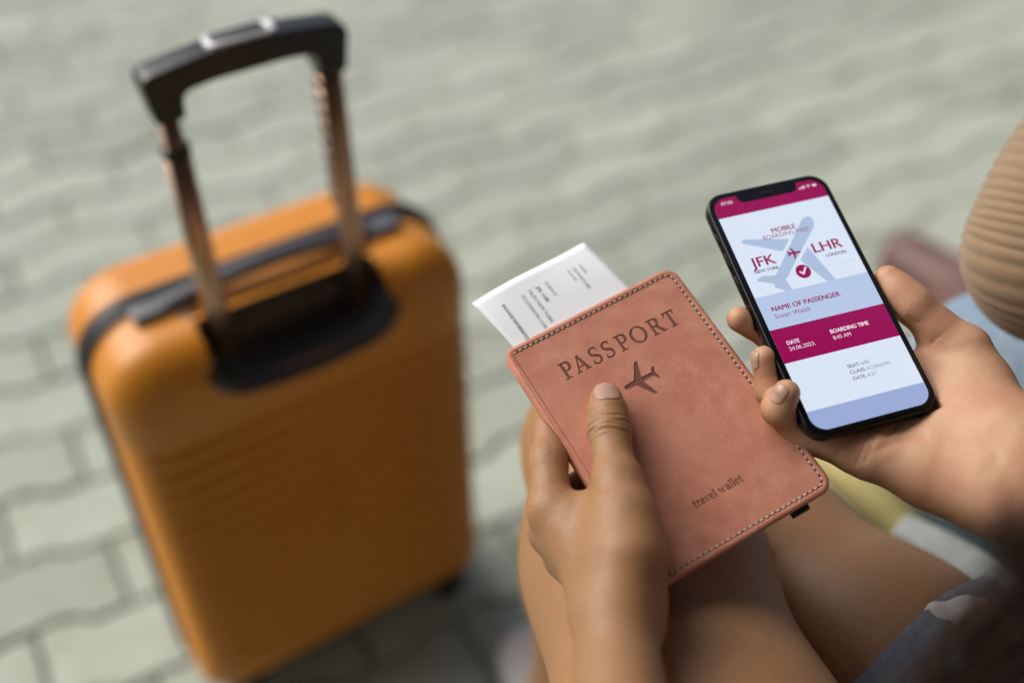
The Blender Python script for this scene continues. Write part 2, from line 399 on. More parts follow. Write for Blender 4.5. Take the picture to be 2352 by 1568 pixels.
def fill(name, polys, z, extrude=0.0):
    """planar fill with holes (even-odd); extrude > 0 adds walls below/above"""
    cu = bpy.data.curves.new(name, 'CURVE'); cu.dimensions = '2D'; cu.fill_mode = 'FRONT' if extrude else 'BOTH'; cu.extrude = extrude
    if not extrude: cu.fill_mode = 'FRONT'
    for P in polys:
        s = cu.splines.new('POLY'); s.points.add(len(P)-1); s.use_cyclic_u = True
        for q, p in zip(s.points, P): q.co = (p[0], p[1], 0, 1)
    o = bpy.data.objects.new(name, cu); col.objects.link(o); dg = bpy.context.evaluated_depsgraph_get(); dg.update()
    me = bpy.data.meshes.new_from_object(o.evaluated_get(dg)); me.name = name
    bpy.data.objects.remove(o); bpy.data.curves.remove(cu)
    me.transform(Matrix.Translation((0, 0, z-extrude)))
    return me
def text_mesh(body, L, Rr, base, cap, z, bold=0.0, name='lettering'):
    cu = bpy.data.curves.new(name, 'FONT'); cu.body = body; cu.size = 1; cu.offset = min(bold, 0); cu.resolution_u = 4
    o = bpy.data.objects.new(name, cu); col.objects.link(o); dg = bpy.context.evaluated_depsgraph_get(); dg.update()
    me = bpy.data.meshes.new_from_object(o.evaluated_get(dg)); me.name = name
    bpy.data.objects.remove(o); bpy.data.curves.remove(cu)
    co = np.array([v.co for v in me.vertices]); x0, x1 = co[:, 0].min(), co[:, 0].max()
    s = (Rr-L)/(x1-x0)
    for v in me.vertices: v.co = (L+(v.co.x-x0)*s, base+v.co.y*cap/.72, z)
    if bold > 0:
        bm = bmesh.new(); bm.from_mesh(me); me2 = me.copy(); q = bold*cap*1.6
        me2.transform(Matrix.Translation((q, q*.35, 3e-6))); me.transform(Matrix.Translation((-q, -q*.35, 0)))
        bm.free(); bm = bmesh.new(); bm.from_mesh(me); bm.from_mesh(me2); bm.to_mesh(me); bm.free(); bpy.data.meshes.remove(me2)
    return me
MM = .001

# ------------------------------------------------------------------ passport wallet
MT['leather'] = mat('rose_tan_leather', (.53, .215, .138), .62, spec=.3, noise=[(45, 5, (.68, .335, .232), .95), (100, 5, (.455, .168, .108), .75), (20, 3, (.60, .26, .168), .7), (900, 2, (.43, .16, .108), .35)], bump=[(1300, .55, .0005), (60, .15, .002)])
MT['leather_dark'] = mat('burnt_leather', (.15, .050, .037), .7, noise=[(900, 2, (.19, .07, .05), .6)])
MT['leather_edge'] = mat('painted_leather_edge', (.33, .13, .09), .55, bump=[(900, .3, .0004)])
MT['thread'] = mat('cream_thread', (.62, .50, .42), .8)
MT['hole'] = mat('needle_hole', (.02, .012, .01), .9)
MT['booklet'] = mat('dark_booklet_cover', (.03, .028, .03), .6)
MT['paper_pages'] = mat('passport_pages', (.45, .42, .38), .8)
Pq = np.array([.0767, .0376, .5711]); Rq = np.array([[.8675, -.4434, .2256], [.4975, .7688, -.4019], [.0048, .4608, .8875]])
WX, WY, WZ = cam2world(Rq[0]), cam2world(-Rq[1]), cam2world(-Rq[2]); WO = CAMP+cam2world(Pq)
wallet = empty('passport_wallet', frame(WO, WX, WY, WZ))
tag(wallet, 'pink-tan leather passport wallet stamped with dark lettering and an aeroplane', 'wallet')
INS = .0046; HW, HH = .052, .0725; RAD = [.008, .008, .0045, .0045]
def rr2(i, z, n=10):
    P = []
    for x, y in rrect(HW-i, HH-i, [max(r-i, .0012) for r in RAD], n):
        # no stitched groove along the fold on the left
        P.append((x, y, -.0003 if (x < -HW+.0075 and abs(y) < HH-.0062 and .0009 < i < INS+.0005 and z > -.002) else z))
    return P
polys = [rrect(HW-INS/2-.0011, HH-INS, [max(RAD[0]-INS, .0012), max(RAD[1]-INS, .0012), .0012, .0012], 10, -(INS/2-.0011), 0)]
stamp = []
def put(c, x0, x1, base, cap):
    wd, ps = glyph(c); s = (x1-x0)/wd
    for P in ps:
        Q = [np.array((MM*(x0+p[0]*s), MM*(base+p[1]*cap))) for p in P]; n = len(Q)
        ar = sum(Q[i-1][0]*Q[i][1]-Q[i][0]*Q[i-1][1] for i in range(n)); out = []
        hole = P is not ps[0]
        for i in range(n):
            a, b, c = Q[i-1], Q[i], Q[(i+1) % n]; t1 = (b-a)/max(np.linalg.norm(b-a), 1e-9); t2 = (c-b)/max(np.linalg.norm(c-b), 1e-9); t = t1+t2
            if np.linalg.norm(t) < .3: t = t1
            t = t/np.linalg.norm(t); nn = np.array([t[1], -t[0]])*(1 if ar > 0 else -1)
            out.append(tuple(b+nn*(MM*cap*.011)*(-1 if hole else 1)))
        stamp.append(out)
for c, x0, x1, b in (('P', -32.4, -25.9, 41.9), ('A', -25.3, -16.9, 41.8), ('S', -15.2, -9.3, 41.7), ('S', -7.6, -1.8, 41.5), ('P', .8, 7.4, 41.2), ('O', 8.9, 18.6, 40.9), ('R', 20.1, 28.8, 40.6), ('T', 29.9, 37.0, 40.3)): put(c, x0, x1, b, 9.6)
x = -13.8
sc_ = 3.3
for c in 'travel wallet':
    if c == ' ': x += 1.55; continue
    wd = GL[c][0]*4.05*1.04; put(c, x, x+wd*.95, -47.8, 4.35); x += wd
plane = [(-9.1, 23.4), (-8.3, 24.3), (-2.6, 24.6), (2.9, 33.2), (4.7, 33.2), (1.7, 24.3), (7.6, 24.1), (9.1, 26.5), (10.5, 26.5), (9.5, 23.0), (10.5, 19.5), (9.1, 19.5), (7.6, 21.9), (1.6, 21.7), (4.5, 12.9), (2.7, 12.9), (-2.8, 21.5), (-8.3, 21.9), (-9.1, 22.6)]
stamp.append([(MM*a, MM*b) for a, b in plane])
panel = link('front_panel', fill('front_panel', polys+stamp, 0, .00022), MT['leather'], wallet, smooth=False)
tag(panel, 'pink-tan cover panel stamped PASSPORT and travel wallet')
# stamped floor, a little below the panel
fl = link('stamped_floor', fill('stamped_floor', [rrect(HW-INS-.002, HH-INS-.002, .003, 6)], -.00034), MT['leather_dark'], panel, smooth=False)
rings = [rr2(INS, -.0004), rr2(INS, 0), rr2(INS-.0002, -.00045), rr2(INS-.0010, -.00045), rr2(INS-.0013, .00012), rr2(.0022, .0003), rr2(.001, .0), rr2(.0003, -.0006), rr2(0, -.0014), rr2(.0003, -.0022), rr2(.001, -.0026), rr2(.03, -.0026)]
V, F = loft([r[::-1] for r in rings], False, True)
link('cover_border', mesh('cover_border', V, F), MT['leather_edge'], wallet).data.materials[0] = MT['leather']
# back cover and spine
rings = [[(max(x_, -HW+.005), max(y_, -HH+.0045), z_) for x_, y_, z_ in r] for r in (rr2(.001, -.0095), rr2(.0002, -.0101), rr2(0, -.0108), rr2(.0004, -.0116), rr2(.001, -.012))]
V, F = loft([r[::-1] for r in rings], True, True); link('back_cover', mesh('back_cover', V, F), MT['leather'], wallet)
sp = [(-HW+.0016-.0014*math.sin(a)*1.0, -.0042-.0034*math.cos(a)) for a in np.linspace(math.pi, 0, 12)]
V = []; F = []
for yy in np.linspace(-HH+.004, HH-.004, 9):
    V += [(x_, yy, z_) for x_, z_ in sp]
for j in range(8):
    for i in range(11): a = j*12+i; F.append((a, a+1, a+13, a+12))
s_o = link('spine', mesh('spine', V, F), MT['leather'], wallet); md = s_o.modifiers.new('solid', 'SOLIDIFY'); md.thickness = .0012; md.offset = -1
# booklet inside
bevbox('passport_booklet', (-HW+.004, -HH+.0012, -.0088), (HW-.006, HH-.006, -.0034), .0006, MT['booklet'], wallet, 2)
for z_ in (-.0082, -.0048):
    bevbox('pages', (-HW+.004, -HH+.0052, z_-.0007), (HW-.0055, HH-.0055, z_+.0007), .0002, MT['paper_pages'], wallet, 1)
# elastic closure tab under the lower edge
bevbox('elastic_band', (.026, -HH-.0022, -.0065), (.036, -HH+.01, -.0030), .0008, MT['black'], wallet, 2)
# stitches: cream thread and dark needle holes along top, right and bottom
line = rrect(HW-INS+.0006, HH-INS+.0006, [max(r-INS+.0006, .002) for r in RAD], 14)
path_pts = [(-HW+.003, -HH+INS-.0006)]+line[:2*15]+[(-HW+.003, HH-INS+.0006)]
L = [np.array(p) for p in path_pts]; cum = [0]
for a, b in zip(L, L[1:]): cum.append(cum[-1]+np.linalg.norm(b-a))
def at(s):
    i = min(max(np.searchsorted(cum, s)-1, 0), len(L)-2); t = (s-cum[i])/max(cum[i+1]-cum[i], 1e-9)
    d = L[i+1]-L[i]; return L[i]+d*t, d/np.linalg.norm(d)
V, F, V2, F2 = [], [], [], []
pitch = .0032; n = int(cum[-1]/pitch)
for k in range(n):
    p, d = at((k+.5)*cum[-1]/n); q = np.array([-d[1], d[0]])
    pts = [np.array([*(p-d*.00105-q*.00016), -.0004]), np.array([*(p-d*.0006), .0003]), np.array([*(p+d*.0006), .0003]), np.array([*(p+d*.00105+q*.00016), -.0004])]
    v, f = tube(pts, [.00034, .00042, .00042, .00034], 6); b = len(V); V += v; F += [tuple(b+i for i in ff) for ff in f]
    p, d = at(k*cum[-1]/n+.00001); b = len(V2)
    V2 += [(p[0]+.00052*math.cos(a), p[1]+.00052*math.sin(a), .00018) for a in np.arange(8)*math.pi/4]
    F2.append(tuple(range(b, b+8)))
tag(link('stitching', mesh('stitching', V, F), MT['thread'], wallet), kind='stuff')
tag(link('needle_holes', mesh('needle_holes', V2, F2), MT['hole'], wallet, smooth=False), kind='stuff')

# ------------------------------------------------------------------ boarding pass paper
MT['paper'] = mat('white_ticket_paper', (.80, .84, .88), .7, bump=[(300, .1, .0004)])
MT['ink'] = mat('grey_ticket_ink', (.25, .32, .36), .7)
MT['ink_pale'] = mat('pale_ticket_ink', (.50, .58, .62), .7)
_d = Rq[2]; TOFF = .0033
def kt(u, v): return K(u, v, plane_depth(Pq+TOFF*Rq[2], Rq[2])(u, v))
tl, tr, br_, bl_ = kt(1084, 690), kt(1341, 550), kt(1452, 648), kt(1170, 787)      # in the plane between the covers
tx = tr-tl; TWd = np.linalg.norm(tx); tx /= TWd
ty = ((tl-bl_)+(tr-br_))/2; ty -= tx*(ty@tx); ty /= np.linalg.norm(ty); tz = np.cross(tx, ty)
ticket = empty('boarding_pass', frame(tl, tx, ty, tz)); tag(ticket, 'white paper boarding pass sticking out of the leather wallet', 'ticket')
TL_ = .075
def tz_(x, y): return max(0, (y+.026)/.026)**1.6*(.0022*math.sin((x/TWd)*2.6+.3)+.001*math.sin(x/TWd*6.3)-.0035)
V = []; F = []; nx, ny = 24, 18
SK = .004
for j in range(ny+1):
    for i in range(nx+1):
        y_ = -TL_*j/ny; x_ = TWd*i/nx+.008*(j/ny); V.append((x_, y_, tz_(x_, y_)))
for j in range(ny):
    for i in range(nx): a = j*(nx+1)+i; F.append((a+nx+1, a+nx+2, a+1, a))
po = link('paper', mesh('paper', V, F), MT['paper'], ticket); md = po.modifiers.new('solid', 'SOLIDIFY'); md.thickness = .0003; md.offset = -1
def ticket_text(body, x0, y0, length, cap, m):
    me = text_mesh(body, 0, length, 0, cap, 0, .012)
    for v in me.vertices:
        X = x0-v.co.y*-1*0+v.co.y; Y = y0-v.co.x        # reads along the length of the ticket
        v.co = (x0+v.co.y, y0-v.co.x, tz_(x0+v.co.y, y0-v.co.x)+.0002)
    link('printed_line', me, m, po, smooth=False)
def tk(cx_, cy_):
    """start of a printed line, read off the photograph"""
    p = kt((1160+cx_*.21259)/1.08844, (580+cy_*.21259)/1.08844)-tl; return float(p@tx), float(p@ty)
for body_, cx_, cy_, ln, cap_, m_ in (('BAGGAGE INFORMATION', 440, 860, .0262, .0020, 'ink'), ('TO LONDON / LHR', 660, 745, .0240, .0021, 'ink_pale'), ('FROM NEW YORK', 745, 690, .0232, .0021, 'ink_pale'),
      ('JFK 1105', 838, 645, .0112, .0021, 'ink'), ('FLIGHT', 940, 590, .0105, .0021, 'ink_pale'), ('GATE', 1205, 450, .0082, .0020, 'ink_pale'), ('DEPARTURE', 1265, 415, .0160, .0020, 'ink_pale'), ('DATE', 1340, 380, .0068, .0020, 'ink_pale')):
    ticket_text(body_, *tk(cx_, cy_), ln, cap_, MT[m_])

# ------------------------------------------------------------------ smartphone
Pp = np.array([.1574, -.0227, .5864]); Rp = np.array([[.9551, -.2216, .1965], [.2876, .8521, -.4372], [-.0706, .4742, .8776]])
FX, FY, FZ = cam2world(Rp[0]), cam2world(-Rp[1]), cam2world(-Rp[2]); FO = CAMP+cam2world(Pp)
phone = empty('smartphone', frame(FO, FX, FY, FZ)); tag(phone, 'black smartphone showing a magenta and white mobile boarding pass', 'phone')
MT['phone_frame'] = mat('black_phone_frame', (.012, .012, .014), .22, metal=.6, spec=.6)
MT['phone_glass'] = mat('black_phone_glass', (.006, .006, .007), .08, spec=.5)
MT['phone_btn'] = mat('phone_button', (.02, .02, .023), .3, metal=.7)
def screen(name, srgb, k=.43):
    c = [((q/255)/12.92 if q/255 < .04045 else ((q/255+.055)/1.055)**2.4) for q in srgb]
    m = mat(name, (.008, .008, .008), .10, spec=.4, emit=(c, k)); return m
MT['s_white'] = screen('screen_white', (218, 229, 246)); MT['s_mag'] = screen('screen_magenta', (150, 0, 82))
MT['s_blue'] = screen('screen_pale_blue', (182, 200, 230)); MT['s_foot'] = screen('screen_lavender', (155, 172, 215)); MT['s_plane'] = screen('screen_plane_blue', (172, 192, 222))
MT['s_dark'] = screen('screen_dark_text', (30, 25, 45)); MT['s_grey'] = screen('screen_grey_text', (120, 122, 150)); MT['s_txt'] = screen('screen_white_text', (240, 225, 240)); MT['s_magtxt'] = screen('screen_magenta_text', (148, 10, 78))
bw, bh, brd, bt = .0715/2, .1467/2, .0105, .0074
rings = []
for i, z in ((.0012, 0), (.0004, -.0002), (0, -.0009), (0, -bt+.0009), (.0004, -bt+.0002), (.0012, -bt)):
    rings.append([(x_, y_, z) for x_, y_ in rrect(bw-i, bh-i, brd-i, 12)])
V, F = loft([r[::-1] for r in rings]); link('body', mesh('body', V, F), MT['phone_frame'], phone)
link('front_glass', fill('front_glass', [rrect(bw-.0013, bh-.0013, brd-.0013, 12)], .00006), MT['phone_glass'], phone, smooth=False)
sw, sh, sr = .0646/2, .1397/2, .0078
full = rrect(sw, sh, sr, 12)
def clip_band(y0, y1):
    """part of the rounded display between two heights (y up, metres), minus nothing"""
    P = [(x_, min(max(y_, y0), y1)) for x_, y_ in full]; Q = []
    for p in P:
        if not Q or abs(p[0]-Q[-1][0])+abs(p[1]-Q[-1][1]) > 1e-7: Q.append(p)
    return Q
zs = .00012
disp = link('display', fill('display', [full], zs), MT['s_white'], phone, smooth=False)
def ui(name, polys, m, lay): return link(name, fill(name, polys, zs+lay*.00004), m, disp, smooth=False)
def mmp(P): return [(a*MM, -b*MM) for a, b in P]
# status bar with the notch cut out
sb = clip_band(.0577, sh)
ui('status_bar', [sb], MT['s_mag'], 1)
nl = [(-17.9, -69.9), (-17.6, -68.0)]+[(-16.9+.0, -66.4), (-16.0, -65.2), (-14.3, -64.6), (14.3, -64.6), (16.0, -65.2), (16.9, -66.4), (17.6, -68.0), (17.9, -69.9)]
nt_ = link('notch', fill('notch', [mmp(nl)], zs+.00010), MT['phone_glass'], phone, smooth=False)
link('earpiece', fill('earpiece', [rrect(.0046, .00085, .0008, 6, 0, .0683)], zs+.00014), MT['phone_btn'], nt_, smooth=False)
link('earpiece_slot', fill('earpiece_slot', [rrect(.0040, .00045, .0004, 6, 0, .0683)], zs+.00018), MT['hole'], nt_, smooth=False)
ui('name_section', [clip_band(-.0121, .0075)], MT['s_blue'], 1)
ui('date_band', [clip_band(-.0315, -.0121)], MT['s_mag'], 1)
ui('footer_band', [clip_band(-sh, -.0588)], MT['s_foot'], 1)
ui('plane_fuselage', [mmp([(9.7, -44.6), (11.5, -46.6), (14.0, -47.8), (16.4, -47.6), (17.6, -46.0), (17.4, -43.2), (15.8, -40.3), (-1.0, -24.5), (-10.6, -15.0), (-12.0, -14.1), (-10.8, -7.55), (-14.8, -7.55), (-18.2, -10.6), (-19.4, -10.4), (-18.7, -13.0), (-26.4, -16.6), (-26.6, -17.8), (-22.7, -19.0), (-16.2, -17.8), (-14.7, -19.2)])], MT['s_plane'], 1)
ui('plane_wing', [mmp([(-24.8, -42.7), (-25.9, -40.4), (-6.6, -30.5), (.1, -36.9)])], MT['s_plane'], 1)
ui('plane_wing', [mmp([(7.6, -29.6), (.4, -23.3), (9.1, -7.55), (14.0, -7.55)])], MT['s_plane'], 1)
for body, a, b, base, cap, m, bold in (
  ('07:05', -27.4, -20.7, 65.6, 1.9, 's_txt', .01),
  ('MOBILE', -7.3, 6.4, 42.6, 2.9, 's_magtxt', .022), ('BOARDING PASS', -13.5, 12.6, 39.3, 2.7, 's_magtxt', -.004),
  ('JFK', -26.2, -12.5, 24.7, 6.0, 's_magtxt', .018), ('NEW YORK', -26.1, -12.4, 21.1, 1.9, 's_dark', .012),
  ('LHR', 9.9, 26.4, 25.4, 6.0, 's_magtxt', .018), ('LONDON', 15.1, 26.6, 21.4, 1.9, 's_dark', .012),
  ('NAME OF PASSENGER', -26.2, 12.3, 2.2*-1, 2.8, 's_magtxt', .026), ('Susan Walsh', -26.3, -6.5, -6.4, 2.6, 's_magtxt', -.002),
  ('DATE', -26.4, -19.6, -22.0, 2.3, 's_txt', .028), ('24.06.2023.', -26.6, -12.2, -25.4, 2.2, 's_txt', 0),
  ('BOARDING TIME', -2.0, 19.5, -21.6, 2.3, 's_txt', .028), ('8:45 AM', -2.0, 7.8, -25.2, 2.2, 's_txt', 0),
  ('SEAT:', -1.8, 5.0, -42.0, 2.0, 's_grey', .026), ('69C', 5.8, 10.8, -42.0, 2.0, 's_grey', -.004),
  ('CLASS:', -1.9, 6.6, -45.4, 2.0, 's_grey', .026), ('ECONOMY', 7.6, 20.7, -45.4, 2.0, 's_grey', -.004),
  ('GATE:', -2.0, 5.2, -48.9, 2.0, 's_grey', .026), ('A27', 6.0, 10.8, -48.9, 2.0, 's_grey', -.004)):
    link('lettering', text_mesh(body, a*MM, b*MM, base*MM, cap*MM, zs+.00014, bold), MT[m], disp, smooth=False)
# status icons, dotted line, tick badge, small aeroplane
ui('signal_bars', [mmp([(18.2+k*1.0, -65.3), (18.85+k*1.0, -65.3), (18.85+k*1.0, -66.0-k*.38), (18.2+k*1.0, -66.0-k*.38)]) for k in range(4)], MT['s_txt'], 2)
wf = []
for r0, r1 in ((0, .55), (.85, 1.2), (1.5, 1.9)):
    A = np.linspace(R_(50), R_(130), 10)
    wf.append(mmp([(24.0+r1*math.cos(a), -65.2-r1*math.sin(a)) for a in A]+[(24.0+r0*math.cos(a), -65.2-r0*math.sin(a)) for a in A[::-1]]) if r0 else mmp([(24.0+r1*math.cos(a), -65.2-r1*math.sin(a)) for a in A]+[(24.0, -65.2)]))
ui('wireless_icon', wf, MT['s_txt'], 2)
ui('battery_icon', [rrect(.0012, .0007, .0003, 4, .0276, .0661)], MT['s_txt'], 2)
ui('dotted_line', [ell((-29.8+k*.92)*MM, .0162, .00016, .00016, 8) for k in range(65)], MT['s_grey'], 2)
bd = ui('tick_badge', [ell(-.0009, .0163, .0041, .0041, 40)], MT['s_magtxt'], 3)
link('tick_mark', fill('tick_mark', [mmp([(-3.3, -16.3), (-2.6, -17.0), (-1.35, -15.75), (1.0, -18.9), (1.8, -18.3), (-1.25, -14.2)])], zs+.0002), MT['s_txt'], disp, smooth=False)
sp_ = [(3.0, -28.0), (2.2, -28.6), (-.2, -28.7), (-1.6, -31.5), (-2.4, -31.5), (-1.6, -28.8), (-3.4, -28.9), (-4.3, -30.1), (-4.9, -30.1), (-4.4, -28.3), (-4.9, -26.6), (-4.3, -26.6), (-3.4, -27.6), (-1.6, -27.5), (-2.4, -24.5), (-1.6, -24.5), (-.2, -27.4), (2.2, -27.4)]
ui('route_plane', [mmp(sp_)], MT['s_magtxt'], 4)
# side buttons (left side) and power button (right side)
for y0, y1 in ((.0445, .0505), (.0285, .0385), (.0140, .0240)):
    bevbox('side_button', (-bw-.00055, y0, -.0050), (-bw+.0006, y1, -.0024), .0003, MT['phone_btn'], phone, 2)
bevbox('power_button', (bw-.0006, .018, -.0050), (bw+.00055, .033, -.0024), .0003, MT['phone_btn'], phone, 2)

# ------------------------------------------------------------------ signed-distance body modelling
def seg_d(P, a, b, ra, rb, sq=None):
    a = np.asarray(a, np.float32); b = np.asarray(b, np.float32)
    q = P-a; ba = b-a
    if sq is not None:
        n, s = np.asarray(sq[0], np.float32), sq[1]; n = n/np.linalg.norm(n)
        q = q+np.outer(q@n, n)*(1/s-1); ba = ba+n*(ba@n)*(1/s-1)
    h = np.clip((q@ba)/(ba@ba+1e-12), 0, 1)
    return np.sqrt(((q-h[:, None]*ba)**2).sum(1))-(ra+(rb-ra)*h)
def smin(a, b, k):
    h = np.maximum(k-np.abs(a-b), 0)/k; return np.minimum(a, b)-h*h*k*.25
def smax(a, b, k): return -smin(-a, -b, k)
def chain(P, pts, k=.004, sq=None):
    d = None
    for (a, ra), (b, rb) in zip(pts, pts[1:]):
        e = seg_d(P, a, b, ra, rb, sq); d = e if d is None else smin(d, e, k)
    return d
def box_d(P, origin, X, Y, Z, c, h, r):
    q = P-np.asarray(origin, np.float32); L_ = np.stack([q@np.asarray(X, np.float32), q@np.asarray(Y, np.float32), q@np.asarray(Z, np.float32)], 1)
    q = np.abs(L_-np.asarray(c, np.float32))-(np.asarray(h, np.float32)-r)
    return np.sqrt((np.maximum(q, 0)**2).sum(1))+np.minimum(q.max(1), 0)-r
def sdf_mesh(name, fn, lo, hi, h, newton=3):
    lo = np.array(lo, float); hi = np.array(hi, float); B = 8
    nb = np.ceil((hi-lo)/(h*B)).astype(int)+1; N = nb*B
    val = np.empty(N, np.float32)
    bi = np.stack(np.meshgrid(*[np.arange(q) for q in nb], indexing='ij'), -1).reshape(-1, 3)
    cen = (lo+(bi*B+(B-1)/2)*h).astype(np.float32); dc = fn(cen)
    v6 = val.reshape(nb[0], B, nb[1], B, nb[2], B)
    v6[:] = np.broadcast_to(dc.reshape(nb[0], 1, nb[1], 1, nb[2], 1), v6.shape)
    act = np.abs(dc) < B*h*1.15
    off = np.stack(np.meshgrid(*[np.arange(B)]*3, indexing='ij'), -1).reshape(-1, 3)
    ab = bi[act]
    for s in range(0, len(ab), 400):
        c = ab[s:s+400]; idx = (c[:, None, :]*B+off[None]).reshape(-1, 3)
        d = fn((lo+idx*h).astype(np.float32)); val[idx[:, 0], idx[:, 1], idx[:, 2]] = d
    ins_ = val < 0; C8 = [(i, j, k) for i in (0, 1) for j in (0, 1) for k in (0, 1)]
    sub = lambda A, i, j, k: A[i:N[0]-1+i, j:N[1]-1+j, k:N[2]-1+k]
    cnt = sum(sub(ins_, *c).astype(np.int8) for c in C8); cell = np.argwhere((cnt > 0) & (cnt < 8))
    vid = -np.ones(N-1, np.int64); vid[cell[:, 0], cell[:, 1], cell[:, 2]] = np.arange(len(cell))
    acc = np.zeros((len(cell), 3)); num = np.zeros(len(cell))
    for a in C8:
        for ax in range(3):
            if a[ax]: continue
            b = list(a); b[ax] = 1
            va = val[tuple((cell+a).T)]; vb = val[tuple((cell+b).T)]; m = (va < 0) != (vb < 0)
            t = np.where(m, va/np.where(m, va-vb, 1), 0); p = cell+np.array(a)+0.0; p[:, ax] += t
            acc[m] += p[m]; num[m] += 1
    V = lo+(acc/num[:, None])*h
    quads = []
    for ax in range(3):
        o1, o2 = [(1, 2), (2, 0), (0, 1)][ax]
        sl_a = [slice(1, N[q]-1) for q in range(3)]; sl_b = list(sl_a); sl_a[ax] = slice(0, N[ax]-1); sl_b[ax] = slice(1, N[ax])
        A = ins_[tuple(sl_a)]; Bm = ins_[tuple(sl_b)]; e = np.argwhere(A != Bm)
        if not len(e): continue
        flip = A[tuple(e.T)]; g_ = e.copy()
        for q in range(3):
            if q != ax: g_[:, q] += 1
        d1 = np.zeros(3, int); d1[o1] = 1; d2 = np.zeros(3, int); d2[o2] = 1
        q4 = np.stack([vid[tuple((g_-d1-d2).T)], vid[tuple((g_-d2).T)], vid[tuple(g_.T)], vid[tuple((g_-d1).T)]], 1)
        q4[~flip] = q4[~flip][:, ::-1]; quads.append(q4)
    Q = np.concatenate(quads); Q = Q[(Q >= 0).all(1)]
    for _ in range(newton):
        e = h*.35; P = V.astype(np.float32); d = fn(P); G = np.stack([(fn(P+np.eye(3, dtype=np.float32)[i]*e)-fn(P-np.eye(3, dtype=np.float32)[i]*e))/(2*e) for i in range(3)], 1)
        st = np.clip(d/(np.maximum((G**2).sum(1), .2)), -h, h); V = V-st[:, None]*G
    return V, Q
dW = plane_depth(Pq, Rq[2]); dP = plane_depth(Pp, Rp[2])
def kw(u, v, off, r): return (K(u, v, dW(u, v)+off), r)
def kp(u, v, off, r): return (K(u, v, dP(u, v)+off), r)
def ka(u, v, d, r): return (K(u, v, d), r)

# skin
def skin_mat(name):
    m = mat(name, (.36, .194, .09), .46, spec=.4, sss=.15,
            noise=[(45, 3, (.415, .215, .11), .7), (14, 2, (.335, .185, .083), .6), (420, 3, (.31, .155, .068), .55)],
            bump=[(1300, .4, .0005), (420, .16, .0008), (60, .10, .004)])
    # palms are paler and pinker than the back of the hand
    t = m.node_tree; b = t.nodes['Principled BSDF']; src = b.inputs['Base Color'].links[0].from_socket
    at_ = t.nodes.new('ShaderNodeAttribute'); at_.attribute_name = 'palm'
    mx = t.nodes.new('ShaderNodeMix'); mx.data_type = 'RGBA'; mx.inputs[7].default_value = (.60, .345, .215, 1)
    pn = t.nodes.new('ShaderNodeTexNoise'); pn.inputs['Scale'].default_value = 55; pn.inputs['Detail'].default_value = 4
    ptc = t.nodes.new('ShaderNodeTexCoord'); t.links.new(ptc.outputs['Object'], pn.inputs['Vector'])
    pmr = t.nodes.new('ShaderNodeMapRange'); pmr.inputs[1].default_value = .35; pmr.inputs[2].default_value = .65
    t.links.new(pn.outputs[0], pmr.inputs[0])
    pm2 = t.nodes.new('ShaderNodeMix'); pm2.data_type = 'RGBA'; pm2.inputs[6].default_value = (.60, .36, .225, 1); pm2.inputs[7].default_value = (.57, .285, .175, 1)
    t.links.new(pmr.outputs[0], pm2.inputs[0]); t.links.new(pm2.outputs[2], mx.inputs[7])
    t.links.new(at_.outputs['Fac'], mx.inputs[0]); t.links.new(src, mx.inputs[6]); t.links.new(mx.outputs[2], b.inputs['Base Color'])
    return m
MT['skin'] = skin_mat('skin_warm_tan'); MT['nail'] = mat('natural_nail', (.44, .265, .185), .38, spec=.5, coat=.3)

# ---- left hand on the wallet
LT = [kw(1392, 916, -.0084, .0080), kw(1395, 948, -.0100, .0092), kw(1399, 992, -.0118, .0098), kw(1407, 1045, -.0142, .0089), kw(1419, 1108, -.0185, .0116), kw(1433, 1190, -.021, .0146), kw(1438, 1276, -.021, .0168)]
LWR = [kw(1438, 1276, -.021, .0168), ka(1412, 1400, .512, .0185), ka(1420, 1568, .482, .0168), ka(1440, 1760, .44, .0225), (np.array([.035, .06, .73]), .034)]
LI = [kw(1404, 1330, -.006, .018), kw(1266, 1172, -.001, .0112), kw(1259, 1060, .004, .0092), kw(1264, 992, .012, .0088), kw(1335, 955, .0225, .0078), kw(1400, 940, .0225, .007)]
LM = [kw(1404, 1330, .002, .017), kw(1264, 1222, .015, .0105), kw(1272, 1150, .024, .0092), kw(1350, 1110, .0255, .0082), kw(1450, 1070, .0225, .0073)]
LR = [kw(1410, 1350, .01, .016), kw(1300, 1280, .028, .0105), kw(1330, 1220, .030, .009), kw(1400, 1195, .0255, .008), kw(1490, 1165, .0225, .007)]
LP = [kw(1420, 1370, .016, .015), kw(1345, 1325, .034, .0095), kw(1390, 1290, .030, .008), kw(1450, 1270, .025, .0072), kw(1520, 1250, .0225, .0063)]
ipL = LT[2][0]; axL = LT[1][0]-LT[3][0]; axL = axL/np.linalg.norm(axL)
